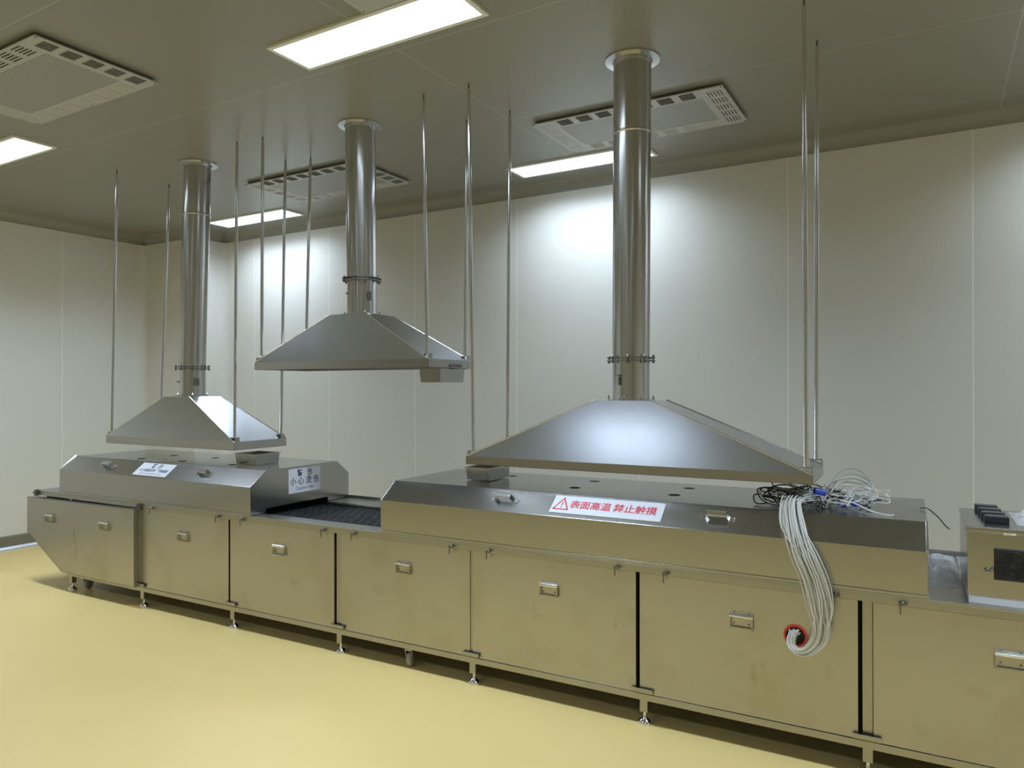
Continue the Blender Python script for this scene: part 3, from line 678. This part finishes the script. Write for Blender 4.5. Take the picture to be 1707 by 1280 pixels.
# ------------------------------------------------------------------ control box on the table, right
cb = Thing('control_box', 'steel control box with a black fan grille at the right edge', 'control box', (.45, 3.55, ZT), ROT)
bx0, bx1, by0, by1 = .197, .78, 3.318, 3.79
m = MB(); m.box(bx0, bx1, by0, by1, .787, 1.034); cb.part('box_body', m, M['cover'], bevel=.002)
m = MB(); m.box(bx0 - .004, bx1 + .004, by0 - .005, by1 + .004, 1.0345, 1.0535); cb.part('lid', m, M['cover'], bevel=.003)
m = MB(); m.box(bx0 + .004, bx1 - .004, by0 + .002, by1 - .002, ZT, .787); cb.part('foam_base', m, M['foam'], label='white foam strip under the box')
for hx in (.333, .64):
    m = MB(); m.tube([(hx - .02, by0 - .006, 1.034), (hx - .001, by0 - .006, 1.034)], .0055, 8); m.tube([(hx + .001, by0 - .006, 1.034), (hx + .02, by0 - .006, 1.034)], .0055, 8); cb.part('hinge', m, M['bright'])
fx, fz, fs = .343, .915, .060
m = MB(); m.box(fx - fs, fx + fs, by0 - .008, by0 - .0002, fz - fs, fz + fs)
fan = cb.part('fan_grille', m, M['black'], bevel=.006, label='square black fan grille')
m = MB()
for r_ in (.012, .02, .028, .036, .044, .052):
    m.tube([(fx + r_ * math.cos(a * math.pi / 16), by0 - .0105, fz + r_ * math.sin(a * math.pi / 16)) for a in range(33)], .0013, 5)
for a in range(4): m.tube([(fx - .054 * math.cos(a * math.pi / 4), by0 - .0095, fz - .054 * math.sin(a * math.pi / 4)), (fx + .054 * math.cos(a * math.pi / 4), by0 - .0095, fz + .054 * math.sin(a * math.pi / 4))], .0013, 5)
m.lathe([(.011, -.012), (.011, -.008)], (fx, by0, fz), 16, axis='y')
cb.part('fan_guard', m, M['black'], parent=fan)
m = MB(); m.tube(catmull([(.262, by0 - .001, .893), (.268, by0 - .006, .888), (.276, by0 - .009, .892), (.281, by0 - .006, .902)], 4), .004, 6)
m.tube([(.262, by0 - .004, .892), (.256, by0 - .012, .889)], .005, 6); cb.part('cable_stub', m, M['dull'])
for k in range(4):
    yb = 3.455 + k * .098
    t = Thing('power_adapter', 'small flat black block on the control box lid, %s of four' % ('nearest', 'second nearest', 'third nearest', 'farthest')[k], 'adapter', (.30, yb, 1.0535), ROT, 'black blocks on the control box')
    m = MB(); m.box(.262 - .004 * k, .345 - .004 * k, yb - .022, yb + .034, 1.0538, 1.078); t.part('casing', m, M['black'], bevel=.003)
    m = MB(); m.box(.270 - .004 * k, .337 - .004 * k, yb - .012, yb + .024, 1.078, 1.0795); t.part('top_plate', m, M['dull'])
def crumple(name, label, x0, x1, y0, y1, z0, h, seed, n=26):
    rng = random.Random(seed); t = Thing(name, label, 'plastic film', ((x0 + x1) / 2, (y0 + y1) / 2, z0), ROT)
    waves = [(rng.uniform(-1, 1) * 60, rng.uniform(-1, 1) * 60, rng.uniform(0, 6.28), rng.uniform(.3, 1)) for _ in range(9)]
    vs = []
    for j in range(n + 1):
        for i in range(n + 1):
            u, v = i / n, j / n; x, y = x0 + (x1 - x0) * u, y0 + (y1 - y0) * v
            e = min(1, 4.5 * min(u, 1 - u)) * min(1, 4.5 * min(v, 1 - v))
            s = sum(w * abs(math.sin(a * x + b * y + c_)) for a, b, c_, w in waves) / sum(w[3] for w in waves)
            vs.append((x + rng.uniform(-.004, .004), y + rng.uniform(-.004, .004), z0 + .001 + h * e * max(0, (s - .35) * 2.0)))
    fs = [(j * (n + 1) + i, j * (n + 1) + i + 1, (j + 1) * (n + 1) + i + 1, (j + 1) * (n + 1) + i) for j in range(n) for i in range(n)]
    t.part('sheet', MB().add(vs, fs), M['film'])
crumple('plastic_film', 'crumpled clear plastic film on the table left of the control box', .072, .19, 3.50, 4.17, ZT, .045, 3)
crumple('plastic_film', 'crumpled clear plastic film behind the control box', .2, .74, 3.83, 4.17, ZT, .11, 5)
crumple('plastic_bag', 'crumpled clear plastic bag on top of the control box', .37, .62, 3.40, 3.75, 1.0537, .035, 8)

# ------------------------------------------------------------------ wires
wr = Thing('wire_harness', 'bundle of white wires hanging from the right cover into the red ringed hole', 'wires', (-.43, 3.45, 1.045), ROT)
rng = random.Random(11)
def wire(path, mat, r=.0029, n=6, name='wire', sm=6):
    return wr.part(name, MB().tube(catmull(path, sm), r, n), mat)
for k in range(46):
    s = rng.uniform(-1, 1); s2 = s * .75 + rng.uniform(-.45, .45); s3 = s2 * .8 + rng.uniform(-.35, .35); d = rng.uniform(0, 1); j = lambda a: rng.uniform(-a, a)
    s, s2, s3 = [max(-1, min(1, q)) for q in (s, s2, s3)]
    P = [(-.42 + .09 * s + j(.02), 3.60 + j(.06), 1.06 + .05 * d), (-.455 + .045 * s + j(.008), 3.44 + j(.01), 1.075 + .035 * d), (-.455 + .045 * s, 3.365 - .012 * d, 1.055 + .02 * d),
         (-.432 + .052 * s, 3.285 - .02 * d, .985 + .01 * d), (-.385 + .058 * s2, 3.238 - .028 * d, .89), (-.345 + .058 * s2, 3.232 - .03 * d, .79), (-.322 + .052 * s2 + j(.006), 3.232 - .03 * d, .69),
         (-.323 + .050 * s3, 3.235 - .032 * d, .60), (-.334 + .046 * s3, 3.235 - .03 * d, .545 - .010 * s3), (-.366 + .030 * s3, 3.232 - .028 * d, .502 - .018 * s3), (-.406 + .004 * s3, 3.232 - .022 * d, .487 - .022 * s3),
         (-.436 - .022 * s3, 3.246 - .014 * d, .504 - .010 * s3), (-.437 - .025 * s3, 3.262 - .006 * d, .533 + .004 * d), (-.430 - .018 * s3 + j(.012), 3.2815, .545 + .016 * d)]
    wire(P, M['creamwire'] if k % 7 == 0 else (M['greywire'] if k % 9 == 4 else M['whitewire']), .0026 + rng.uniform(0, .0006))
# loose tangle lying on the cover
def blob(): 
    a = rng.uniform(0, 6.28); q = math.sqrt(rng.uniform(0, 1)); return (-.38 + .22 * q * math.cos(a), 3.66 + .22 * q * math.sin(a))
for k in range(40):
    cx_, cyy = blob(); P = []; rx, ry = rng.uniform(.03, .10), rng.uniform(.03, .09); ph = rng.uniform(0, 6.28); z = 1.052 + rng.uniform(0, .06)
    for q in range(rng.randint(6, 11)):
        a = ph + q * rng.uniform(.6, 1.0); P.append((cx_ + rx * math.cos(a) + rng.uniform(-.02, .02), max(3.42, cyy + ry * math.sin(a) + rng.uniform(-.02, .02)), max(1.048, min(1.125, z + rng.uniform(-.025, .03)))))
    mat = M['blackwire'] if k % 4 == 0 or (cx_ < -.45 and k % 2) else (M['greywire'] if k % 4 == 1 else M['whitewire'])
    wire(P, mat, .0026 if mat is not M['blackwire'] else .003, 5)
# bigger loops sticking out at the right of the tangle, and black ones at its left
for k in range(6):
    o = rng.uniform(-.02, .02); w_ = rng.uniform(.10, .17); h_ = rng.uniform(.05, .12)
    wire([(-.34 + o, 3.62, 1.09), (-.30 + o, 3.66 + o, 1.10 + h_ * .75), (-.30 + w_ * .5, 3.70 + o, 1.10 + h_), (-.30 + w_, 3.72 + o, 1.09 + h_ * .6), (-.30 + w_ * .95, 3.66, 1.06), (-.27, 3.60 + o, 1.052)], M['whitewire'] if k % 2 else M['greywire'], .0025)
for k in range(5):
    o = rng.uniform(-.03, .03)
    wire([(-.44, 3.58 + o, 1.11), (-.53 + o, 3.52, 1.13 + o * .5), (-.60 + o, 3.50, 1.12), (-.57 + o, 3.46 + o, 1.075), (-.50, 3.44, 1.055), (-.42, 3.47 + o, 1.06)], M['blackwire'] if k < 4 else M['whitewire'], .003)
wire([(-.30, 3.55, 1.09), (-.22, 3.50, 1.085), (-.14, 3.45, 1.06), (-.075, 3.43, 1.052), (-.058, 3.432, 1.056)], M['whitewire'], .0036)
wire([(-.28, 3.60, 1.07), (-.20, 3.46, 1.055), (-.12, 3.42, 1.05), (-.07, 3.405, 1.046), (-.055, 3.395, 1.03)], M['greywire'], .002)
wire([(-.25, 3.72, 1.075), (-.15, 3.74, 1.09), (-.05, 3.74, 1.078), (.03, 3.73, 1.056), (.068, 3.72, 1.050), (.11, 3.70, 1.015), (.135, 3.69, .985), (.15, 3.68, .97)], M['greywire'], .0016)
wire([(.04, 3.715, 1.049), (.07, 3.715, 1.051), (.112, 3.695, 1.018), (.138, 3.685, .985), (.156, 3.68, .972)], M['blackwire'], .0022)
for (p, q, r_) in (((-.375, 3.50, 1.125), (-.335, 3.53, 1.115), .014), ((-.275, 3.52, 1.07), (-.245, 3.54, 1.062), .011), ((-.225, 3.55, 1.075), (-.20, 3.535, 1.07), .011)):
    wr.part('blue_tape', MB().tube([p, q], r_, 9), M['blue'], label='blue tape around wire ends')
